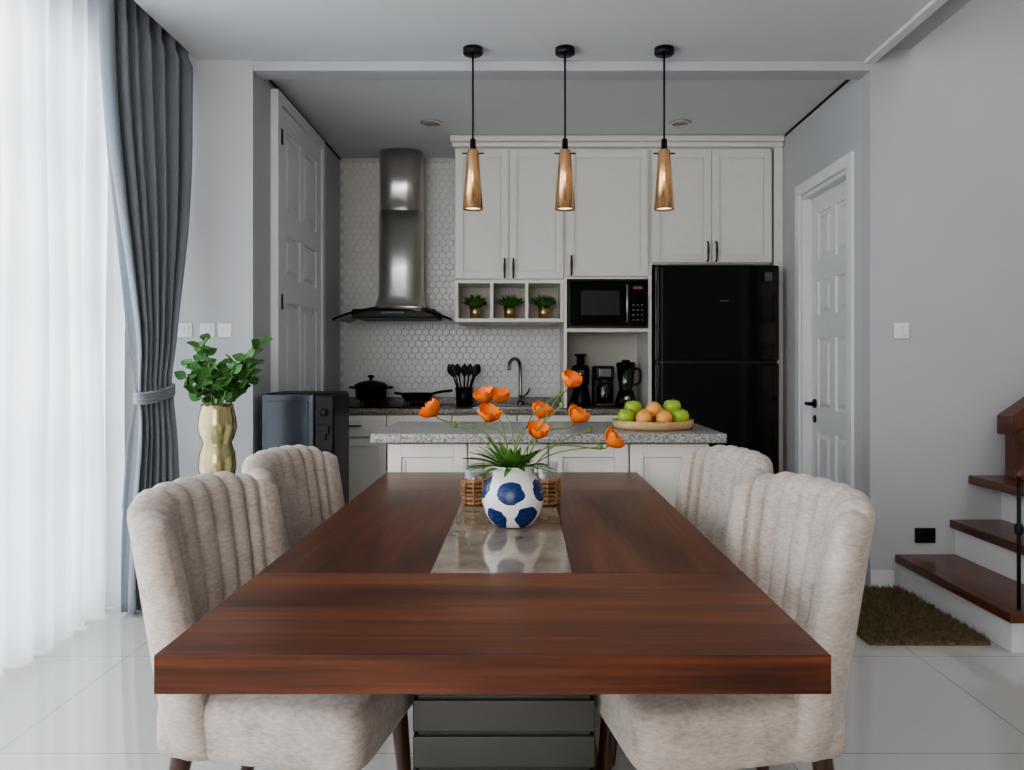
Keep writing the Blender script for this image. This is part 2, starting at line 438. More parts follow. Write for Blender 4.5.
d2 = side_door('door_2', XK1+0.07, -1, DY0+0.03, DY1-0.03, 0.01, DZ-0.03, [(0.15, 0.75), (0.9, 1.35), (1.5, 1.72), (1.85, 2.16)])
boxes('door_casing', [(XK1-0.018, XK1-0.001, DY0-0.07, DY0, 0, DZ), (XK1-0.018, XK1-0.001, DY1, DY1+0.07, 0, DZ), (XK1-0.018, XK1-0.001, DY0-0.07, DY1+0.07, DZ, DZ+0.07),
      (XK1, XK1+0.118, DY0+0.001, DY0+0.028, 0, DZ-0.029), (XK1, XK1+0.118, DY1-0.028, DY1-0.001, 0, DZ-0.029), (XK1, XK1+0.118, DY0+0.001, DY1-0.001, DZ-0.028, DZ-0.001)], M['door'], d2)
lathe('lock_rose', [(0, 0), (0.03, 0), (0.03, 0.012), (0, 0.012)], M['black'], (XK1+0.058, 5.14, 0.93), d2, 20).rotation_euler = (0, -math.pi/2, 0)
tube('lever', [(XK1+0.05, 5.14, 0.93), (XK1+0.0, 5.14, 0.93), (XK1-0.005, 5.11, 0.93), (XK1-0.005, 5.02, 0.93)], 0.011, M['black'], d2)
lathe('key_rose', [(0, 0), (0.025, 0), (0.025, 0.01), (0, 0.01)], M['black'], (XK1+0.058, 5.14, 0.83), d2, 20).rotation_euler = (0, -math.pi/2, 0)

def hex_splash():
    V = []; Fc = []
    R = 0.031; g = 0.0011
    dx = R*math.sqrt(3); dz = R*1.5
    row = 0; z = 0.88
    while z < 2.77:
        x = XK0+0.03+(dx/2 if row % 2 else 0)
        while x < 0.90:
            if x < -0.44 or z < 1.48:
                b = len(V)
                for rr, yy in ((R-g, YB-0.0005), (R-g-0.0005, YB-0.0025), (R-g-0.003, YB-0.0035)):
                    for k in range(6):
                        a = math.pi/6+k*math.pi/3
                        V.append((x+rr*math.cos(a), yy, z+rr*math.sin(a)))
                Fc.append(tuple(b+12+k for k in range(6)))
                for s in (0, 6):
                    for k in range(6):
                        Fc.append((b+s+k, b+s+(k+1) % 6, b+s+6+(k+1) % 6, b+s+6+k))
            x += dx
        z += dz; row += 1
    mobj('backsplash_hex_tiles', V, Fc, M['hex'])
hex_splash()

# ---------------------------------------------------------------- kitchen cabinets
def cab_door(parent, x0, x1, z0, z1, y, mat=None, st=0.055):
    mat = mat or M['cab']
    box('door_slab', x0, x1, y, y+0.02, z0, z1, mat, parent)
    for q in [(x0, x0+st, y-0.012, y, z0, z1), (x1-st, x1, y-0.012, y, z0, z1), (x0+st, x1-st, y-0.012, y, z0, z0+st), (x0+st, x1-st, y-0.012, y, z1-st, z1)]:
        boxes('door_rail', [q], mat, parent, bevel=0.002)
    a = st+0.004; t = 0.010
    boxes('door_bead', [(x0+a, x0+a+t, y-0.006, y, z0+a, z1-a), (x1-a-t, x1-a, y-0.006, y, z0+a, z1-a), (x0+a+t, x1-a-t, y-0.006, y, z0+a, z0+a+t), (x0+a+t, x1-a-t, y-0.006, y, z1-a-t, z1-a)], mat, parent)

def bar_handle(parent, x, z0, z1, y):
    tube('handle', [(x, y, z0), (x, y-0.025, z0+0.012), (x, y-0.03, (z0+z1)/2), (x, y-0.025, z1-0.012), (x, y, z1)], 0.006, M['bronze'], parent,
         radii=[0.008, 0.006, 0.009, 0.006, 0.008])

YC = 5.60
up = root('kitchen_wall_cabinet')
CX0, CXa, CXb, CX1 = -0.482, 0.297, 0.90, 1.76
box('carcass_left', CX0, CXa, YC+0.02, YB-0.01, 1.785, 2.72, M['cab'], up)
box('carcass_mid', CXa, CXb, YC+0.02, YB-0.01, 1.80, 2.72, M['cab'], up)
box('carcass_right', CXb, CX1, YC+0.02, YB-0.01, 1.895, 2.72, M['cab'], up)
boxes('cornice', [(CX0-0.02, XK1-0.003, YC-0.03, YB-0.01, 2.72, 2.755), (CX0-0.035, XK1-0.003, YC-0.05, YB-0.01, 2.755, 2.798)], M['cab'], up, bevel=0.01)
box('side_filler', CX1+0.02, XK1-0.003, YC-0.0, YB-0.01, 0, 2.72, M['cab'], up)
cab_door(up, CX0+0.004, -0.101, 1.79, 2.70, YC)
cab_door(up, -0.097, CXa-0.012, 1.79, 2.70, YC)
cab_door(up, CXa+0.014, CXb-0.014, 1.81, 2.70, YC)
cab_door(up, CXb+0.014, 1.333, 1.905, 2.70, YC)
cab_door(up, 1.337, CX1, 1.905, 2.70, YC)
for hx in (-0.130, -0.068): bar_handle(up, hx, 1.80, 1.93, YC-0.012)
bar_handle(up, CXa+0.045, 1.82, 1.95, YC-0.012)
for hx in (1.305, 1.365): bar_handle(up, hx, 1.915, 2.05, YC-0.012)
t = 0.022
L = [(CX0, CXa-0.01, YC, YB-0.25, 1.76, 1.785), (CX0, CXa-0.01, YC, YB-0.25, 1.485, 1.51)]
cw = (CXa-0.01-CX0)
for i in range(4):
    x = CX0+(cw-t)*i/3
    L.append((x, x+t, YC, YB-0.25, 1.51, 1.76))
boxes('cubby_frame', L, M['cab'], up)
box('cubby_back', CX0, CXa-0.01, YB-0.25, YB-0.01, 1.485, 1.785, M['cabin'], up)
boxes('tall_unit_sides', [(CXa-0.008, CXa+0.014, YC, YB-0.01, 0.875, 1.80), (CXb-0.012, CXb+0.012, YC, YB-0.01, 0.0, 1.895),
      (CXa+0.014, CXb-0.012, YC, YB-0.01, 1.415, 1.44), (CXa+0.014, CXb-0.012, YC, YB-0.01, 1.79, 1.80)], M['cab'], up)
box('niche_back', CXa+0.014, CXb-0.012, YB-0.03, YB-0.012, 0.875, 1.415, M['cabin'], up)

mw = root('microwave_oven')
mx0, mx1, mz0, mz1 = CXa+0.022, CXb-0.018, 1.443, 1.785
box('body', mx0, mx1, YC-0.01, YB-0.1, mz0, mz1, M['black'], mw, bevel=0.006)
box('door_glass', mx0+0.01, mx1-0.14, YC-0.025, YC-0.008, mz0+0.018, mz1-0.012, M['bglass'], mw, bevel=0.004)
box('door_window', mx0+0.09, mx1-0.20, YC-0.029, YC-0.024, mz0+0.09, mz1-0.08, pm('mw_window', (0.035, 0.035, 0.037), 0.4, spec=0.15), mw, bevel=0.002)
box('control_panel', mx1-0.135, mx1-0.01, YC-0.025, YC-0.008, mz0+0.018, mz1-0.012, M['bglass'], mw, bevel=0.004)
boxes('trim_strip', [(mx0, mx1, YC-0.02, YC-0.011, mz0, mz0+0.008)], M['dchrome'], mw)
tube('door_handle', [(mx1-0.150, YC-0.025, mz0+0.04), (mx1-0.150, YC-0.05, mz0+0.05), (mx1-0.150, YC-0.05, mz1-0.05), (mx1-0.150, YC-0.025, mz1-0.04)], 0.006, M['steel'], mw, smoothc=False)
box('display', mx1-0.105, mx1-0.04, YC-0.028, YC-0.024, mz1-0.07, mz1-0.05, pm('mw_display', (0.02, 0.02, 0.02), 0.2, emis=(0.8, 0.25, 0.15), estr=0.1), mw)
L = [(mx1-0.110+i*0.03, mx1-0.095+i*0.03, YC-0.028, YC-0.024, mz0+0.05+j*0.035, mz0+0.06+j*0.035) for i in range(3) for j in range(4)]
boxes('buttons', L, pm('mw_button', (0.10, 0.10, 0.10), 0.5), mw)

fg = root('refrigerator')
fx0, fx1, fy, fz = 0.924, 1.772, 5.46, 1.87
box('body', fx0+0.005, fx1-0.005, fy+0.07, YB-0.05, 0.02, fz-0.01, M['black'], fg, bevel=0.01)
box('freezer_door', fx0, fx1, fy, fy+0.065, 1.21, fz, M['fridge'], fg, bevel=0.014, seg=4)
box('main_door', fx0, fx1, fy, fy+0.065, 0.06, 1.19, M['fridge'], fg, bevel=0.014, seg=4)
box('grip_strip', fx0+0.01, fx1-0.01, fy+0.016, fy+0.06, 1.185, 1.215, M['dchrome'], fg)
box('left_trim', fx0+0.035, fx0+0.040, fy-0.001, fy+0.01, 0.08, fz-0.02, M['chrome'], fg)
box('energy_label', fx1-0.10, fx1-0.05, fy-0.002, fy, 1.76, 1.82, pm('label', (0.08, 0.08, 0.08), 0.5), fg)
box('brand_plate', 1.36, 1.42, fy-0.002, fy, 1.62, 1.628, M['chrome'], fg)
boxes('feet', [(fx0+0.05, fx0+0.12, fy+0.1, fy+0.2, 0, 0.03), (fx1-0.12, fx1-0.05, fy+0.1, fy+0.2, 0, 0.03)], M['black'], fg)

bc = root('kitchen_base_cabinet')
box('carcass', XK0+0.005, CXb-0.014, YC+0.02, YB-0.01, 0.10, 0.83, M['cab'], bc)
box('plinth', XK0+0.005, CXb-0.014, YC+0.07, YB-0.01, 0.0, 0.10, M['cabin'], bc)
box('countertop', XK0+0.003, CXb-0.014, YC-0.03, YB-0.009, 0.832, 0.872, M['granite2'], bc, bevel=0.006)
box('upstand', XK0+0.003, CXa-0.01, YB-0.025, YB-0.009, 0.872, 0.93, M['granite2'], bc, bevel=0.003)
xs = [XK0+0.01+i*(CXb-0.02-XK0-0.01)/5 for i in range(6)]
for i in range(5):
    cab_door(bc, xs[i]+0.003, xs[i+1]-0.003, 0.11, 0.66, YC)
    boxes('drawer_front', [(xs[i]+0.003, xs[i+1]-0.003, YC-0.01, YC+0.02, 0.67, 0.825)], M['cab'], bc, bevel=0.005)
    tube('drawer_pull', [(xs[i]+0.18, YC-0.01, 0.75), (xs[i]+0.19, YC-0.035, 0.75), (xs[i+1]-0.19, YC-0.035, 0.75), (xs[i+1]-0.18, YC-0.01, 0.75)], 0.006, M['bronze'], bc, smoothc=False)

# hood
hd = root('range_hood')
def loft_rr(name, secs, mat, parent, n=8):
    V = []; Fc = []; m = 0
    for (cx, cy, z, w, d, r) in secs:
        ring = []
        for qx, qy, a0 in ((1, 1, 0), (-1, 1, 90), (-1, -1, 180), (1, -1, 270)):
            for i in range(n+1):
                a = math.radians(a0+90*i/n)
                ring.append((cx+qx*(w/2-r)+r*math.cos(a), cy+qy*(d/2-r)+r*math.sin(a), z))
        m = len(ring); V += ring
    for s in range(len(secs)-1):
        for i in range(m):
            j = (i+1) % m
            Fc.append((s*m+i, s*m+j, (s+1)*m+j, (s+1)*m+i))
    Fc.append(tuple(range(m))); Fc.append(tuple((len(secs)-1)*m+i for i in range(m)))
    return mobj(name, V, Fc, mat, parent, smooth=True)
hx = -0.925
cyb = YB-0.01
loft_rr('chimney_upper', [(hx, cyb-0.16, 2.30, 0.325, 0.29, 0.12), (hx, cyb-0.16, 2.79, 0.325, 0.29, 0.12)], M['steel'], hd)
loft_rr('chimney_lower', [(hx, cyb-0.20, 1.60, 0.48, 0.37, 0.10), (hx, cyb-0.18, 1.625, 0.37, 0.33, 0.12), (hx, cyb-0.165, 1.70, 0.338, 0.31, 0.13), (hx, cyb-0.165, 1.90, 0.335, 0.31, 0.13), (hx, cyb-0.165, 2.33, 0.335, 0.31, 0.13)], M['steel'], hd)
V = []; Fc = []
nx, nyy = 24, 6
for s in (0, 1):
    for i in range(nx+1):
        u = -1+2*i/nx
        for j in range(nyy+1):
            v = j/nyy
            hw = 0.43-0.02*(1-v)
            yf = YB-0.02-0.50*v - 0.05*v*(1-u*u)
            z = 1.525+0.085*(1-abs(u)**2.2)-0.012*v - s*0.016
            V.append((hx-0.015+hw*u, yf, z))
st = (nx+1)*(nyy+1)
for i in range(nx):
    for j in range(nyy):
        a = i*(nyy+1)+j
        Fc.append((a, a+1, a+nyy+2, a+nyy+1)); Fc.append((st+a, st+a+nyy+1, st+a+nyy+2, st+a+1))
for i in range(nx):
    for j in (0, nyy):
        a = i*(nyy+1)+j; Fc.append((a, a+nyy+1, st+a+nyy+1, st+a))
for j in range(nyy):
    for i in (0, nx):
        a = i*(nyy+1)+j; Fc.append((a, a+1, st+a+1, st+a))
mobj('glass_canopy', V, Fc, M['bglass'], hd, smooth=False)
box('motor_box', hx-0.31, hx+0.29, YB-0.50, YB-0.03, 1.52, 1.585, M['black'], hd, bevel=0.01)
box('control_bar', hx-0.10, hx+0.08, YB-0.515, YB-0.50, 1.545, 1.57, M['dchrome'], hd, bevel=0.004)

ck = root('gas_cooktop')
box('glass_top', -1.28, -0.62, YC+0.06, YC+0.50, 0.872, 0.882, M['bglass'], ck, bevel=0.003)
for cx in (-1.11, -0.79):
    cy = YC+0.27
    lathe('burner', [(0, 0.0), (0.06, 0.0), (0.055, 0.015), (0.03, 0.02), (0, 0.02)], M['blackm'], (cx, cy, 0.883), ck, 24)
    for a in range(4):
        an = a*math.pi/2+math.pi/4
        tube('grate_arm', [(cx+0.03*math.cos(an), cy+0.03*math.sin(an), 0.915), (cx+0.11*math.cos(an), cy+0.11*math.sin(an), 0.915), (cx+0.12*math.cos(an), cy+0.12*math.sin(an), 0.884)], 0.006, M['blackm'], ck, smoothc=False)
    lathe('knob', [(0, 0), (0.02, 0), (0.018, 0.025), (0, 0.025)], M['black'], (cx, YC+0.10, 0.882), ck, 16)
pt = root('cooking_pot', (-1.13, YC+0.27, 0.922))
lathe('pot_body', [(0, 0), (0.095, 0), (0.11, 0.015), (0.115, 0.10), (0.12, 0.105), (0.10, 0.108)], M['black'], (0, 0, 0), pt)
lathe('pot_lid', [(0.118, 0.106), (0.10, 0.125), (0.05, 0.14), (0.0, 0.145)], M['smoke'], (0, 0, 0), pt)
lathe('lid_rim', [(0.112, 0.104), (0.122, 0.106), (0.12, 0.114), (0.11, 0.116)], M['black'], (0, 0, 0), pt)
lathe('lid_knob', [(0, 0.145), (0.012, 0.145), (0.012, 0.16), (0.025, 0.168), (0.022, 0.182), (0, 0.185)], M['black'], (0, 0, 0), pt)
tube('handle_a', [(-0.112, -0.03, 0.09), (-0.15, -0.02, 0.092), (-0.15, 0.02, 0.092), (-0.112, 0.03, 0.09)], 0.009, M['black'], pt)
tube('handle_b', [(0.112, -0.03, 0.09), (0.15, -0.02, 0.092), (0.15, 0.02, 0.092), (0.112, 0.03, 0.09)], 0.009, M['black'], pt)
pn = root('frying_pan', (-0.79, YC+0.27, 0.922))
lathe('pan_body', [(0, 0), (0.09, 0), (0.125, 0.045), (0.13, 0.05), (0.12, 0.046), (0.086, 0.006), (0, 0.005)], M['black'], (0, 0, 0), pn)
tube('pan_handle', [(0.12, -0.02, 0.045), (0.18, -0.04, 0.06), (0.27, -0.07, 0.07)], 0.010, M['black'], pn)
tube('pan_helper', [(-0.12, -0.03, 0.045), (-0.155, -0.02, 0.05), (-0.155, 0.02, 0.05), (-0.12, 0.03, 0.045)], 0.008, M['black'], pn)

uh = root('utensil_holder', (-0.44, YC+0.30, 0.873))
lathe('cup', [(0, 0), (0.058, 0), (0.066, 0.14), (0.060, 0.14), (0.052, 0.01), (0, 0.01)], M['black'], (0, 0, 0), uh)
for i in range(7):
    a = i*0.9+0.3; sp = 0.10
    tx, ty = math.cos(a)*sp, math.sin(a)*0.05
    tube('utensil_stem', [(tx*0.2, ty*0.3, 0.02), (tx*0.6, ty, 0.16), (tx*0.9, ty*1.2, 0.24)], 0.006, M['black'], uh)
    V = []; Fc = []
    leaf(V, Fc, Vector((tx*0.85, ty*1.15, 0.22)), Vector((tx*0.4, ty*0.4, 0.12)), Vector((0, -1, 0.01)), 0.10, 0.055, 0.05, 1.0)
    o = mobj('utensil_head', V, Fc, M['black'], uh, smooth=True)
    o.modifiers.new('s', 'SOLIDIFY').thickness = 0.004

fc = root('kitchen_faucet', (-0.02, YC+0.42, 0.873))
lathe('base_ring', [(0, 0), (0.03, 0), (0.028, 0.02), (0.018, 0.03), (0.018, 0.08), (0, 0.08)], M['chrome'], (0, 0, 0), fc, 24)
tube('spout', [(0, 0, 0.05), (0, 0, 0.26), (-0.01, -0.02, 0.33), (-0.04, -0.07, 0.355), (-0.075, -0.12, 0.33), (-0.085, -0.135, 0.27)], 0.013, M['chrome'], fc, n=14)
tube('lever', [(0.015, 0, 0.06), (0.05, -0.01, 0.09), (0.07, -0.02, 0.13)], 0.007, M['chrome'], fc)
sk = root('kitchen_sink')
boxes('sink_rim', [(-0.36, 0.25, YC+0.06, YC+0.08, 0.872, 0.878), (-0.36, 0.25, YC+0.36, YC+0.38, 0.872, 0.878), (-0.36, -0.34, YC+0.08, YC+0.36, 0.872, 0.878), (0.23, 0.25, YC+0.08, YC+0.36, 0.872, 0.878)], M['chrome'], sk)
box('sink_bowl', -0.34, 0.23, YC+0.08, YC+0.36, 0.870, 0.8735, M['blackm'], sk)

jz = 0.873
j = root('slow_juicer', (0.43, YC+0.30, jz))
lathe('base', [(0, 0), (0.075, 0), (0.08, 0.03), (0.06, 0.10), (0.05, 0.16), (0, 0.16)], M['black'], (0, 0, 0), j)
lathe('bowl', [(0, 0.16), (0.062, 0.16), (0.066, 0.27), (0.05, 0.29), (0, 0.29)], M['smoke'], (0, 0, 0), j)
lathe('lid', [(0, 0.27), (0.066, 0.27), (0.06, 0.30), (0.03, 0.31), (0.028, 0.37), (0.045, 0.375), (0.045, 0.39), (0, 0.39)], M['black'], (0, 0, 0), j)
tube('spout', [(-0.04, -0.03, 0.2), (-0.085, -0.07, 0.19), (-0.09, -0.08, 0.17)], 0.014, M['black'], j)
e = root('coffee_maker', (0.60, YC+0.28, jz))
box('body', -0.075, 0.075, 0.02, 0.16, 0, 0.30, M['black'], e, bevel=0.015)
box('head', -0.07, 0.07, -0.10, 0.10, 0.20, 0.30, M['black'], e, bevel=0.015)
box('drip_tray', -0.07, 0.07, -0.10, 0.05, 0, 0.03, M['dchrome'], e, bevel=0.006)
lathe('carafe', [(0, 0), (0.045, 0), (0.055, 0.04), (0.05, 0.11), (0.035, 0.14)], M['smoke'], (0, -0.03, 0.031), e, 28)
lathe('filter', [(0.02, 0.175), (0.04, 0.21)], M['steel'], (0, -0.04, 0), e, 20)
box('front_plate', -0.045, 0.045, -0.106, -0.099, 0.22, 0.28, M['chrome'], e, bevel=0.003)
b_ = root('countertop_blender', (0.765, YC+0.28, jz))
loft_rr('motor_base', [(0, 0, 0, 0.15, 0.15, 0.03), (0, 0, 0.05, 0.14, 0.14, 0.03), (0, 0, 0.12, 0.10, 0.10, 0.03)], M['black'], b_)
lathe('jug', [(0.045, 0.12), (0.05, 0.15), (0.07, 0.30), (0.066, 0.30), (0.045, 0.14), (0, 0.13)], M['smoke'], (0, 0, 0), b_)
lathe('jug_lid', [(0, 0.30), (0.073, 0.30), (0.07, 0.325), (0.03, 0.33), (0.03, 0.345), (0, 0.345)], M['black'], (0, 0, 0), b_)
tube('jug_handle', [(0.06, -0.01, 0.28), (0.10, -0.02, 0.27), (0.10, -0.02, 0.18), (0.055, -0.01, 0.16)], 0.009, M['black'], b_)
lathe('dial', [(0, 0), (0.022, 0), (0.02, 0.015), (0, 0.015)], M['steel'], (0, -0.072, 0.06), b_, 20).rotation_euler = (math.pi/2, 0, 0)

for i in range(3):
    x = CX0+(cw-t)*(i+0.5)/3+t/2
    p = root('potted_succulent', (x, YC+0.14, 1.511))
    lathe('gold_pot', [(0, 0), (0.036, 0), (0.044, 0.10), (0.04, 0.10), (0.038, 0.085), (0, 0.085)], M['gold'], (0, 0, 0), p, 28)
    V = []; Fc = []
    for k in range(130):
        a = random.uniform(0, 2*math.pi); el = random.uniform(0.45, 1.4)
        d = Vector((math.cos(a)*math.cos(el), math.sin(a)*math.cos(el), math.sin(el)))
        leaf(V, Fc, Vector((d.x*0.035, d.y*0.035, 0.09)), d, Vector((0.1, 0.2, 1)) if abs(d.z) < 0.9 else Vector((1, 0, 0)), random.uniform(0.06, 0.10), 0.026, 0.05, 1.0)
    mobj('foliage', V, Fc, M['leaf'], p, smooth=True)

for x in (-0.61, 1.05):
    r = root('recessed_downlight', (x, 5.28, H))
    lathe('ring', [(0.05, -0.002), (0.075, -0.002), (0.072, -0.012), (0.055, -0.014), (0.05, -0.002)], M['steel'], (0, 0, 0), r, 32)
    lathe('lens', [(0, -0.004), (0.052, -0.004), (0.052, -0.001), (0, -0.001)], pm('downlight_lens', (0.35, 0.33, 0.31), 0.4), (0, 0, 0), r, 32)

# ---------------------------------------------------------------- island
isl = root('kitchen_island')
ix0, ix1, iy0, iy1 = -0.62, 0.83, 3.21, 3.92
box('countertop', ix0, ix1, iy0, iy1, 0.862, 0.90, M['granite'], isl, bevel=0.005)
box('carcass', ix0+0.06, ix1-0.06, iy0+0.075, iy1-0.05, 0.10, 0.86, M['cab'], isl)
box('plinth', ix0+0.09, ix1-0.09, iy0+0.10, iy1-0.08, 0.0, 0.10, M['cabin'], isl)
n = 4; wI = (ix1-ix0-0.12)/n
for i in range(n):
    cab_door(isl, ix0+0.06+i*wI+0.004, ix0+0.06+(i+1)*wI-0.004, 0.11, 0.855, iy0+0.055)

for x in (-0.256, 0.215, 0.722):
    p = root('pendant_lamp', (x, 4.04, 0))
    lathe('canopy', [(0, H-0.001), (0.05, H-0.001), (0.05, H-0.03), (0.044, H-0.035), (0, H-0.035)], M['black'], (0, 0, 0), p, 32)
    tube('cord', [(0, 0, H-0.03), (0, 0, 2.30)], 0.005, M['black'], p, smoothc=False)
    lathe('socket', [(0, 2.34), (0.014, 2.335), (0.016, 2.28), (0.022, 2.27), (0, 2.27)], M['black'], (0, 0, 0), p, 24)
    tube('cross_pin', [(-0.055, 0, 2.262), (0.055, 0, 2.262)], 0.004, M['black'], p, smoothc=False)
    lathe('copper_shade', [(0.024, 2.28), (0.030, 2.272), (0.052, 1.975), (0.046, 1.975), (0.020, 2.268)], M['pend'], (0, 0, 0), p, 36)
    lathe('lens', [(0, 1.985), (0.046, 1.985), (0.046, 1.993), (0, 1.993)], M['bulb'], (0, 0, 0), p, 24)

ft = root('fruit_tray', (0.575, 3.50, 0.901))
lathe('tray', [(0, 0), (0.165, 0), (0.175, 0.01), (0.178, 0.038), (0.170, 0.038), (0.165, 0.012), (0, 0.010)], M['lwood'], (0, 0, 0), ft, 56)
ap = [(0, -0.036), (0.012, -0.038), (0.028, -0.030), (0.038, -0.008), (0.040, 0.008), (0.034, 0.026), (0.020, 0.034), (0.008, 0.032), (0, 0.026)]
orr = [(0.036*math.sin(math.pi*k/12), -0.036*math.cos(math.pi*k/12)) for k in range(13)]
fr_ = [(-0.12, -0.02, 0, 'a'), (-0.05, -0.075, 0, 'o'), (0.035, -0.09, 0, 'o'), (0.11, -0.05, 0, 'a'), (0.12, 0.04, 0, 'a'), (-0.04, 0.02, 0, 'o'), (0.04, 0.0, 0, 'o'), (-0.09, 0.07, 0, 'a'), (0.0, 0.10, 0, 'a'), (0.075, 0.10, 0, 'a'), (0.0, -0.03, 0.035, 'o'), (0.085, 0.0, 0.04, 'a'), (-0.085, 0.02, 0.035, 'a')]
for (x, y, z, kk) in fr_:
    if kk == 'a':
        o = lathe('green_apple', ap, M['apple'], (x, y, 0.05+z), ft, 20)
        tube('apple_stem', [(x, y, 0.074+z), (x+0.004, y, 0.094+z)], 0.0018, M['legw'], ft, smoothc=False)
    else: lathe('orange', orr, M['orange'], (x, y, 0.048+z), ft, 20)

# ---------------------------------------------------------------- dining table
TC = -0.045; TX0, TX1, TY0, TY1 = TC-0.502, TC+0.502, 1.17, 3.17
tb = root('dining_table')
zt0, zt1 = 0.692, 0.75
RX0, RX1, RY0, RY1 = TC-0.147, TC+0.147, 1.635, 2.70
box('end_board_near', TX0, TX1, TY0, RY0-0.0003, zt0, zt1, M['woodX'], tb, bevel=0.0012)
box('end_board_far', TX0, TX1, RY1+0.0003, TY1, zt0, zt1, M['woodX'], tb, bevel=0.0012)
box('side_board_left', TX0, RX0-0.0005, RY0, RY1, zt0, zt1, M['woodY'], tb, bevel=0.0008)
box('side_board_right', RX1+0.0005, TX1, RY0, RY1, zt0, zt1, M['woodY'], tb, bevel=0.0008)
box('stone_inlay', RX0, RX1, RY0, RY1, zt0, zt1-0.0005, M['stone'], tb)
px0, px1, py0, py1 = TC-0.215, TC+0.215, 1.86, 2.66
box('pedestal_core', px0+0.012, px1-0.012, py0+0.012, py1-0.012, 0.0, 0.69, M['base'], tb)
z = 0.06
while z < 0.66:
    box('pedestal_band', px0, px1, py0, py1, z, z+0.075, M['base'], tb, bevel=0.004); z += 0.085
box('pedestal_foot', px0-0.05, px1+0.05, py0-0.05, py1+0.05, 0.0, 0.05, M['base'], tb, bevel=0.004)
box('sub_frame', px0-0.1, px1+0.1, py0-0.1, py1+0.1, 0.66, 0.691, M['woodY'], tb)

# ---------------------------------------------------------------- chairs
def make_chair(loc, rotz):
    r = root('dining_chair', loc, rotz)
    r.scale = (0.955, 0.955, 0.985)
    NCH = 7; NU = 112; UC = 0.80
    NV = 18
    zb = 0.355
    def plan(u, v):
        hw = 0.222+0.040*v**0.8
        a = u*1.40
        y = hw*math.sin(a)/math.sin(1.40)
        x = -0.225-0.075*v+0.145*(abs(u)**2.7)*(0.8+0.2*(1-v))
        return x, y
    def topz(u): return 0.918-0.055*abs(u)**3
    V = []; Fc = []
    ring = None
    for i in range(NU+1):
        u = -1+2*i/NU
        if abs(u) < UC:
            ch = abs(math.sin(math.pi*NCH*(u/UC+1)/2))**0.5
        else:
            ch = min(1, ((abs(u)-UC)/0.07)**0.5)*0.85
        edge = max(0.0, 1-abs(u)**14)**0.5
        T = 0.036*max(edge, 0.05)+0.006*edge
        loop = []
        tz = topz(u)
        def pt(v, off, zz):
            x, y = plan(u, v); e = 1e-3
            x1, y1 = plan(min(u+e, 1.0), v); x0, y0 = plan(max(u-e, -1.0), v)
            tx, ty = x1-x0, y1-y0; l = math.hypot(tx, ty)
            nx, ny = ty/l, -tx/l
            return (x+nx*off, y+ny*off, zz)
        amp = 0.026*edge
        for k in range(NV+1):
            v = k/NV*0.93
            bul = 0.012*math.sin(math.pi*v)
            loop.append(pt(v, T+amp*(ch-0.75)+bul*edge, zb+(tz-zb)*v))
        for k in range(1, 8):
            a = math.pi*k/8
            v = 0.93+0.07*math.sin(a)
            off = (T+amp*(ch-0.75)*(1-k/8))*math.cos(a) if a < math.pi/2 else T*math.cos(a)
            loop.append(pt(v, off, zb+(tz-zb)*(0.93+0.07*math.sin(a))+0.014*(ch-0.75)*edge))
        for k in range(NV, -1, -1):
            v = k/NV*0.93
            loop.append(pt(v, -T, zb+(tz-zb)*v))
        ring = len(loop); V += loop
    for i in range(NU):
        for k in range(ring):
            kk = (k+1) % ring
            Fc.append((i*ring+k, i*ring+kk, (i+1)*ring+kk, (i+1)*ring+k))
    Fc.append(tuple(range(ring))); Fc.append(tuple(NU*ring+k for k in range(ring)))
    mobj('channel_back', V, Fc, M['fabric'], r, smooth=True)
    V = []; Fc = []
    n = 64; rows = [(-0.060, 0.95), (-0.056, 0.985), (-0.04, 1.0), (0.02, 1.0), (0.045, 0.99), (0.060, 0.955), (0.068, 0.86), (0.073, 0.5)]
    for (zz, s) in rows:
        for k in range(n):
            a = 2*math.pi*k/n; c, sn = math.cos(a), math.sin(a)
            p = 0.22
            X = (abs(c)**p)*math.copysign(1, c); Y = (abs(sn)**p)*math.copysign(1, sn)
            wfac = 0.235+0.012*(X+1)/2
            V.append((0.01+0.255*X*s, wfac*Y*s, 0.405+zz))
    m = len(rows)
    for q in range(m-1):
        for k in range(n):
            kk = (k+1) % n
            Fc.append((q*n+k, q*n+kk, (q+1)*n+kk, (q+1)*n+k))
    Fc.append(tuple(range(n))); Fc.append(tuple((m-1)*n+k for k in range(n)))
    mobj('seat', V, Fc, M['fabric'], r, smooth=True)
    lx = [(0.20, -0.18), (0.20, 0.18), (-0.19, -0.17), (-0.19, 0.17)]
    for i, (x, y) in enumerate(lx):
        dx = 0.03 if x > 0 else -0.06
        tube('leg_%d' % (i+1), [(x, y, 0.36), (x+dx*0.5, y*1.05, 0.18), (x+dx, y*1.1, 0.0)], 0.02, M['legw'], r, radii=[0.026, 0.020, 0.013], n=12)
    return r
RA = math.radians(10)
for yy in (1.87, 2.565):
    make_chair((TC-0.494, yy, 0), -RA)
    make_chair((TC+0.488, yy-0.005, 0), math.pi+RA)

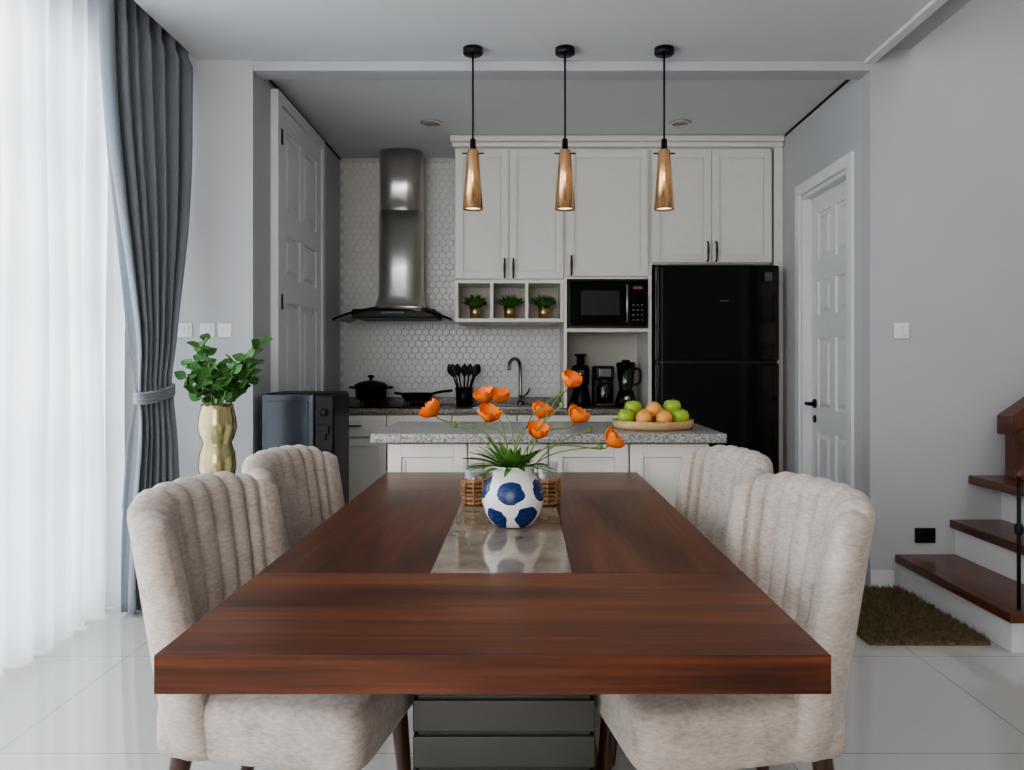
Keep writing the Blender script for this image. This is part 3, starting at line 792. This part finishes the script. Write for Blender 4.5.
# ---------------------------------------------------------------- table centrepiece
def P(px, py, d): return Vector(((px-523)/F*d, d, CAMZ-(py-365)/F*d))
VX, VY = -0.027, 2.12
fv = root('flower_vase', (VX, VY, 0.751))
prof = [(0, 0.0), (0.045, 0.0), (0.055, 0.006), (0.072, 0.03), (0.082, 0.062), (0.083, 0.085), (0.076, 0.112), (0.062, 0.130), (0.054, 0.137), (0.053, 0.150), (0.060, 0.160), (0.056, 0.161), (0.049, 0.150), (0.048, 0.12), (0, 0.10)]
uvl = [0, 0, 0.04, 0.22, 0.46, 0.62, 0.82, 0.97, 0.999, 0.999, 0.999, 0.999, 0.999, 0.999, 0.999]
uvl = [u*0.925 for u in uvl]
lathe('ceramic_body', prof, M['vase'], (0, 0, 0), fv, 56, uv=uvl)
fl = fv
flowers = [(433, 411, 2.10, -0.7), (485, 398, 2.18, -0.2), (488, 416, 2.08, 0.2), (541, 413, 2.2, 0.3), (538, 433, 2.06, 0.1), (570, 382, 2.16, 0.4), (576, 417, 2.12, 0.5), (611, 441, 2.12, 0.9), (499, 398, 2.3, 0.1)]
V = []; Fc = []
mouth = Vector((VX, VY, 0.90)); org = Vector((VX, VY, 0.751))
for i, (px, py, d, tilt) in enumerate(flowers):
    c = P(px, py, d)
    ax = Vector((tilt, -0.45+0.3*random.random(), 0.75)).normalized()
    s = ax.cross(Vector((0, 1, 0.2))).normalized(); q = ax.cross(s)
    base = c-ax*0.015
    np_ = 6
    for k in range(np_):
        a = 2*math.pi*k/np_+i
        rad = s*math.cos(a)+q*math.sin(a); tan = ax.cross(rad)
        b = len(V); n1, n2 = 6, 6
        for u in range(n1+1):
            tt = u/n1
            out = 0.029*math.sin(tt*1.6)*(0.8+0.4*random.Random(i*7+k).random()); upv = 0.036*tt**1.15
            wd = 0.022*math.sin(min(1, tt*0.9+0.12)*math.pi*0.66)
            for w_ in range(n2+1):
                ww = -1+2*w_/n2
                pnt = base+rad*(out-0.006*ww*ww)+ax*(upv+0.004*math.sin(ww*7+k+i)*tt)+tan*wd*ww
                V.append(pnt-org)
        for u in range(n1):
            for w_ in range(n2):
                aa = b+u*(n2+1)+w_; Fc.append((aa, aa+1, aa+n2+2, aa+n2+1))
    st0 = mouth+Vector((random.uniform(-0.03, 0.03), random.uniform(-0.03, 0.03), -0.05))
    mid = (st0+base)*0.5+Vector((0, 0, 0.05))
    mid.x = st0.x+(base.x-st0.x)*0.42
    tube('stem', [st0-org, mid-org, base-org-ax*0.02, base-org+ax*0.004], 0.0022, M['stem'], fl, n=6)
    lathe('flower_eye', [(0, 0), (0.006, 0.002), (0.007, 0.008), (0, 0.011)], M['fcent'], tuple(base+ax*0.003-org), fl, 12)
mobj('petals', V, Fc, M['petal'], fl, smooth=True)
for (px, py, d) in [(455, 425, 2.12), (590, 430, 2.14), (560, 395, 2.2), (562, 405, 2.05), (600, 447, 2.1)]:
    c = P(px, py, d)
    st0 = mouth+Vector((random.uniform(-0.02, 0.02), random.uniform(-0.02, 0.02), -0.04))
    mid = (st0+c)*0.5+Vector((0, 0, 0.03))
    tube('stem', [st0-org, mid-org, c-org], 0.0018, M['stem'], fl, n=6)
    lathe('bud', [(0, -0.008), (0.006, -0.004), (0.007, 0.003), (0, 0.012)], M['leaf2'], tuple(c-org), fl, 10)
V = []; Fc = []
for k in range(60):
    a = random.uniform(0, 2*math.pi); el = random.uniform(0.05, 1.1)
    d = Vector((math.cos(a)*math.cos(el), math.sin(a)*math.cos(el), math.sin(el)))
    bb = Vector((0.03*math.cos(a), 0.03*math.sin(a), 0.155))
    leaf(V, Fc, bb, d, Vector((0.05, 0.1, 1)), random.uniform(0.05, 0.11), random.uniform(0.014, 0.028), 0.25, 1.0)
mobj('leaves', V, Fc, M['leaf2'], fl, smooth=True)

for (x, y) in ((-0.150, 2.44), (0.075, 2.44)):
    g = root('rattan_tumbler', (x, y, 0.7505))
    for k in range(6):
        rr = 0.031+0.001*(k % 2)
        pts = [(rr*math.cos(a*math.pi/8), rr*math.sin(a*math.pi/8), 0.007+k*0.013+0.003*math.sin(a*math.pi)) for a in range(16)]
        tube('rattan_coil', pts, 0.0062, M['rattan'], g, cyclic=True, n=8)
    for a in range(8):
        an = a*math.pi/4
        tube('rattan_stake', [(0.037*math.cos(an), 0.037*math.sin(an), 0.003), (0.039*math.cos(an), 0.039*math.sin(an), 0.04), (0.037*math.cos(an), 0.037*math.sin(an), 0.082)], 0.004, M['rattan'], g, n=6)
    lathe('glass_cup', [(0, 0.003), (0.029, 0.003), (0.034, 0.13), (0.032, 0.13), (0.027, 0.008), (0, 0.008)], M['glass'], (0, 0, 0), g, 32)
gj = root('glass_jar', (-0.03, 2.52, 0.7505))
lathe('jar_body', [(0, 0), (0.055, 0), (0.065, 0.02), (0.065, 0.10), (0.050, 0.125), (0.050, 0.135), (0.047, 0.135), (0.047, 0.124), (0.060, 0.10), (0.060, 0.02), (0, 0.006)], M['smoke'], (0, 0, 0), gj, 40)
lathe('jar_rim', [(0.047, 0.130), (0.054, 0.130), (0.054, 0.140), (0.047, 0.140), (0.047, 0.130)], M['rattan'], (0, 0, 0), gj, 40)

# ---------------------------------------------------------------- curtains
def curtain(name, ys, xs_, zs, folds, amp, mat, parent=None, seed=0):
    rnd = random.Random(seed)
    ph = [rnd.uniform(-0.8, 0.8) for _ in range(folds+2)]
    am = [rnd.uniform(0.65, 1.15) for _ in range(folds+2)]
    NU = folds*14; V = []; Fc = []
    for z in zs:
        for i in range(NU+1):
            s = i/NU
            f = s*folds; k = min(int(f), folds)
            fr_ = f-k
            w = math.sin(2*math.pi*f+ph[k]*(1-fr_)+ph[k+1]*fr_+0.35*math.sin(z*1.7+f*0.9))
            A = amp(z)*(am[k]*(1-fr_)+am[k+1]*fr_)
            V.append((xs_(s, z)+A*w, ys(s, z)+0.3*A*math.cos(4*math.pi*f+1.0), z))
    for r_ in range(len(zs)-1):
        for i in range(NU):
            a = r_*(NU+1)+i; Fc.append((a, a+1, a+NU+2, a+NU+1))
    return mobj(name, V, Fc, mat, parent, smooth=True)
sh = root('sheer_curtain')
zs = [0.012+(2.97-0.012)*i/24 for i in range(25)]
curtain('sheer_panel', lambda s, z: -1.6+s*5.55, lambda s, z: -1.995+0.006*math.sin(z*3+s*40), zs, 38, lambda z: 0.046+0.012*(1-z/3), M['sheer'], sh, 3)
tube('curtain_track', [(-1.99, -1.7, 2.985), (-1.99, 4.1, 2.985)], 0.012, M['white'], sh, smoothc=False)
dr = root('grey_drape')
def lerp(a, b, t): return a+(b-a)*t
def sm(t): t = max(0, min(1, t)); return t*t*(3-2*t)
zt = 1.06
def yl(z):
    if z >= zt:
        t = (z-zt)/(2.97-zt); return lerp(3.80, 3.47, sm(t*1.15)**0.8)
    return lerp(3.70, 3.80, sm((z/zt)**1.5))
def yr(z):
    if z >= zt:
        t = (z-zt)/(2.97-zt); return lerp(4.04, 4.14, sm(t*2.0))
    return lerp(4.12, 4.04, sm(z/zt))
def xl_(z): return -1.86
def xr_(z):
    if z >= zt: return lerp(-1.80, -1.735, sm((z-zt)/1.4)) if z < 2.75 else -1.76
    return -1.79
zs = [0.012+(2.97-0.012)*i/60 for i in range(61)]
def ampd(z):
    k = 1-0.55*math.exp(-((z-zt)/0.16)**2)
    return 0.042*k
curtain('drape_panel', lambda s, z: lerp(yl(z), yr(z), s), lambda s, z: lerp(xl_(z), xr_(z), s), zs, 7, ampd, M['curtain'], dr, 5).modifiers.new('s', 'SOLIDIFY').thickness = 0.003
pts = [(-1.825+0.055*math.cos(a), 3.92+0.165*math.sin(a), zt-0.02+0.02*math.sin(a)) for a in [k*math.pi/8 for k in range(16)]]
for dz in (-0.02, -0.007, 0.006, 0.019):
    tube('tie_band', [(p[0], p[1], p[2]+dz) for p in pts], 0.010, M['curtain'], dr, cyclic=True, n=8)

# ---------------------------------------------------------------- plant, side table
sx_, sy_ = -1.385, 3.58
stb = root('side_table', (sx_, sy_, 0))
lathe('top', [(0, 0.625), (0.145, 0.625), (0.15, 0.635), (0.145, 0.65), (0, 0.65)], M['legw'], (0, 0, 0), stb, 48)
for k in range(3):
    a = k*2*math.pi/3+0.5
    tube('leg_%d' % (k+1), [(0.08*math.cos(a), 0.08*math.sin(a), 0.625), (0.13*math.cos(a), 0.13*math.sin(a), 0.0)], 0.014, M['legw'], stb, smoothc=False)
gv = root('leafy_branches_vase', (sx_, sy_, 0.651))
prof = [(0, 0), (0.06, 0), (0.072, 0.012), (0.082, 0.07), (0.077, 0.13), (0.064, 0.167), (0.062, 0.178), (0.074, 0.202), (0.085, 0.245), (0.081, 0.29), (0.072, 0.330), (0.070, 0.352), (0.066, 0.352), (0.066, 0.33), (0.07, 0.28), (0.07, 0.23), (0, 0.22)]
lathe('gold_vase', prof, pm('gold_glass', (0.42, 0.36, 0.19), 0.2, metal=0.75, noise=0.15, nscale=8), (0, 0, 0), gv, 48)
V = []; Fc = []
tips = [(-0.12, 0.0, 0.53), (-0.06, -0.05, 0.61), (0.05, 0.02, 0.55), (0.14, -0.02, 0.57), (0.19, 0.03, 0.63), (-0.09, 0.06, 0.64), (0.10, -0.08, 0.51), (-0.11, -0.08, 0.47), (0.0, -0.10, 0.54), (0.14, 0.07, 0.47), (-0.02, 0.05, 0.51), (0.19, -0.05, 0.53), (0.03, -0.04, 0.47), (-0.08, 0.0, 0.51)]
for ti, (tx, ty, tz) in enumerate(tips):
    s0 = Vector((tx*0.15, ty*0.15, 0.25)); s1 = Vector((tx*0.4, ty*0.4, 0.25+(tz-0.25)*0.5)); s2 = Vector((tx, ty, tz))
    tube('branch', [s0, s1, s2], 0.003, M['stem'], gv, n=6)
    for k in range(10):
        tt = 0.50+0.5*k/9
        bp = s0*(1-tt)**2+s1*2*tt*(1-tt)+s2*tt*tt
        a = k*2.4+ti
        d = Vector((math.cos(a), math.sin(a), 0.35+0.4*random.random()))
        nrm = Vector((random.uniform(-.5, .5), random.uniform(-1.6, -0.6), 1))
        leaf(V, Fc, bp, d, nrm, random.uniform(0.050, 0.066), random.uniform(0.046, 0.058), 0.1, 0.75)
mobj('leaves', V, Fc, M['leaf'], gv, smooth=True)

wd = root('water_dispenser', (-1.195, 4.36, 0))
box('body', -0.19, 0.19, -0.15, 0.22, 0.03, 1.03, M['black'], wd, bevel=0.02, seg=4)
box('front_frame', -0.195, 0.085, -0.165, -0.148, 0.10, 1.025, M['navy'], wd, bevel=0.012, seg=3)
box('front_inset', -0.165, 0.055, -0.171, -0.163, 0.72, 0.99, M['navy'], wd, bevel=0.01)
box('control_column', 0.09, 0.195, -0.18, -0.148, 0.68, 1.02, M['black'], wd, bevel=0.012)
lathe('knob', [(0, 0), (0.022, 0), (0.02, 0.02), (0, 0.02)], M['blackm'], (0.142, -0.18, 0.93), wd, 20).rotation_euler = (math.pi/2, 0, 0)
boxes('tap', [(0.115, 0.17, -0.21, -0.178, 0.82, 0.86), (0.13, 0.155, -0.205, -0.18, 0.785, 0.82)], M['blackm'], wd)
box('drip_shelf', 0.095, 0.19, -0.23, -0.15, 0.70, 0.725, M['black'], wd, bevel=0.004)
boxes('feet', [(-0.17, -0.12, -0.12, -0.06, 0, 0.03), (0.12, 0.17, -0.12, -0.06, 0, 0.03), (-0.17, -0.12, 0.12, 0.18, 0, 0.03), (0.12, 0.17, 0.12, 0.18, 0, 0.03)], M['black'], wd)

def plate(name, x, z, w_, h_, mat=None, rock=2):
    r = root(name, (x, YW-0.001, z))
    box('plate', -w_/2, w_/2, -0.009, 0, -h_/2, h_/2, mat or M['white'], r, bevel=0.004)
    for k in range(rock):
        ww = w_*0.62/rock
        box('rocker', -w_*0.31+k*ww+0.002, -w_*0.31+(k+1)*ww-0.002, -0.013, -0.008, -h_*0.3, h_*0.3, mat or M['white'], r, bevel=0.002)
plate('light_switch', -1.795, 1.365, 0.08, 0.075)
plate('light_switch', -1.675, 1.365, 0.08, 0.075)
plate('light_switch', -1.583, 1.365, 0.075, 0.075)
plate('light_switch', 2.011, 1.362, 0.08, 0.085)
plate('power_outlet', 2.135, 0.275, 0.11, 0.08, M['black'])

# ---------------------------------------------------------------- stairs
sr = root('staircase')
SY0 = 3.22
steps = [(1.99, 2.30, 0.0, 0.175), (2.28, 2.60, 0.175, 0.36), (2.38, 2.85, 0.36, 0.595)]
for i, (a, b, z0, z1) in enumerate(steps):
    box('riser_block', a+(0.015 if i < 2 else 0.16), 3.4, SY0+0.02, YW-0.002, z0, z1-0.045, M['riser'], sr)
    box('tread', a-0.015, b+0.02, (SY0-0.02) if i < 2 else 3.78, YW-0.002, z1-0.044, z1, M['stair'], sr, bevel=0.006)
zz = 0.595; xx = 2.83
for k in range(5):
    box('riser_block', xx+0.015, xx+0.6, SY0+0.02, YW-0.002, zz-0.02, zz+0.15, M['riser'], sr)
    box('tread', xx-0.015, xx+0.30, SY0-0.02, YW-0.002, zz+0.151, zz+0.185, M['stair'], sr, bevel=0.006)
    zz += 0.185; xx += 0.27
rl = root('stair_railing')
box('newel_panel', 2.50, 2.63, 4.02, 4.10, 0.596, 0.86, M['stair'], rl, bevel=0.005)
v = [(2.47, 4.00, 0.92), (2.47, 4.12, 0.92), (2.47, 4.00, 0.82), (2.47, 4.12, 0.82), (3.6, 4.00, 1.70), (3.6, 4.12, 1.70), (3.6, 4.00, 1.60), (3.6, 4.12, 1.60)]
mobj('handrail', v, [(0, 1, 5, 4), (2, 6, 7, 3), (0, 4, 6, 2), (1, 3, 7, 5), (0, 2, 3, 1), (4, 5, 7, 6)], M['stair'], rl, bevel=0.006)
tube('baluster', [(2.04, SY0+0.03, 0.175), (2.04, SY0+0.03, 0.72)], 0.008, M['blackm'], rl, smoothc=False)
lathe('collar', [(0, 0.30), (0.014, 0.31), (0.018, 0.33), (0.014, 0.35), (0, 0.36)], M['blackm'], (2.04, SY0+0.03, 0.175), rl, 16)
for k in range(4):
    x = 2.40+0.27*k; z0 = 0.36+0.19*k
    tube('baluster', [(x, SY0+0.03, z0), (x, SY0+0.03, z0+0.60)], 0.008, M['blackm'], rl, smoothc=False)
tube('lower_handrail', [(2.04, SY0+0.03, 0.72), (3.3, SY0+0.03, 1.60)], 0.022, M['stair'], rl, smoothc=False)

V = []; Fc = []
rx0, rx1, ry0, ry1 = 1.46, 1.965, 3.32, 4.12
V += [(rx0, ry0, 0.001), (rx1, ry0, 0.001), (rx1, ry1, 0.001), (rx0, ry1, 0.001), (rx0, ry0, 0.014), (rx1, ry0, 0.014), (rx1, ry1, 0.014), (rx0, ry1, 0.014)]
Fc += [(0, 1, 2, 3), (4, 7, 6, 5), (0, 4, 5, 1), (1, 5, 6, 2), (2, 6, 7, 3), (3, 7, 4, 0)]
for k in range(12000):
    x = random.uniform(rx0-0.004, rx1+0.004); y = random.uniform(ry0-0.004, ry1+0.004); a = random.uniform(0, 6.28)
    w_ = 0.004; h = random.uniform(0.018, 0.042); lx_, ly_ = random.uniform(-0.014, 0.014), random.uniform(-0.014, 0.014)
    b = len(V)
    V += [(x-w_*math.cos(a), y-w_*math.sin(a), 0.008), (x+w_*math.cos(a), y+w_*math.sin(a), 0.008), (x+lx_, y+ly_, h)]
    Fc.append((b, b+1, b+2))
mobj('shag_rug', V, Fc, M['rug'])

# ---------------------------------------------------------------- lights
def area(name, loc, rot, sx, sy, power, col=(1, 1, 1)):
    l = bpy.data.lights.new(name, 'AREA'); l.shape = 'RECTANGLE'; l.size = sx; l.size_y = sy
    l.energy = power; l.color = col
    o = bpy.data.objects.new(name, l); o.location = loc; o.rotation_euler = rot; COL.objects.link(o); return o
area('daylight_window', (XL-0.75, 1.3, 1.6), (0, -math.pi/2, 0), 3.2, 5.6, 300, (0.97, 0.985, 1.0))
area('stairwell_fill', (3.2, 1.0, 4.75), (0, 0, 0), 2.0, 4.0, 34, (0.98, 0.99, 1.0))  # added fill lamp under the stairwell ceiling, no window modelled there
area('rear_fill', (-0.95, Y0+0.1, 1.7), (math.radians(90), 0, 0), 2.2, 2.0, 55, (1.0, 0.965, 0.92))  # added fill behind the camera, brightens kitchen fronts, table edge and chairs
world = bpy.data.worlds.new('sky'); sc.world = world; world.use_nodes = True
bg = world.node_tree.nodes['Background']
bg.inputs[0].default_value = (0.88, 0.94, 1.0, 1); bg.inputs[1].default_value = 1.0

cam = bpy.data.cameras.new('camera'); co = bpy.data.objects.new('camera', cam); COL.objects.link(co)
co.location = (0, 0, CAMZ); co.rotation_euler = (math.pi/2, 0, 0)
cam.sensor_width = 36; cam.lens = F/1024*36
cam.shift_x = -11/1024; cam.shift_y = -20/1024
cam.clip_start = 0.05
sc.camera = co
sc.view_settings.view_transform = 'AgX'
try:
    sc.view_settings.look = 'AgX - Medium High Contrast'
except Exception:
    pass
sc.view_settings.exposure = 0.58
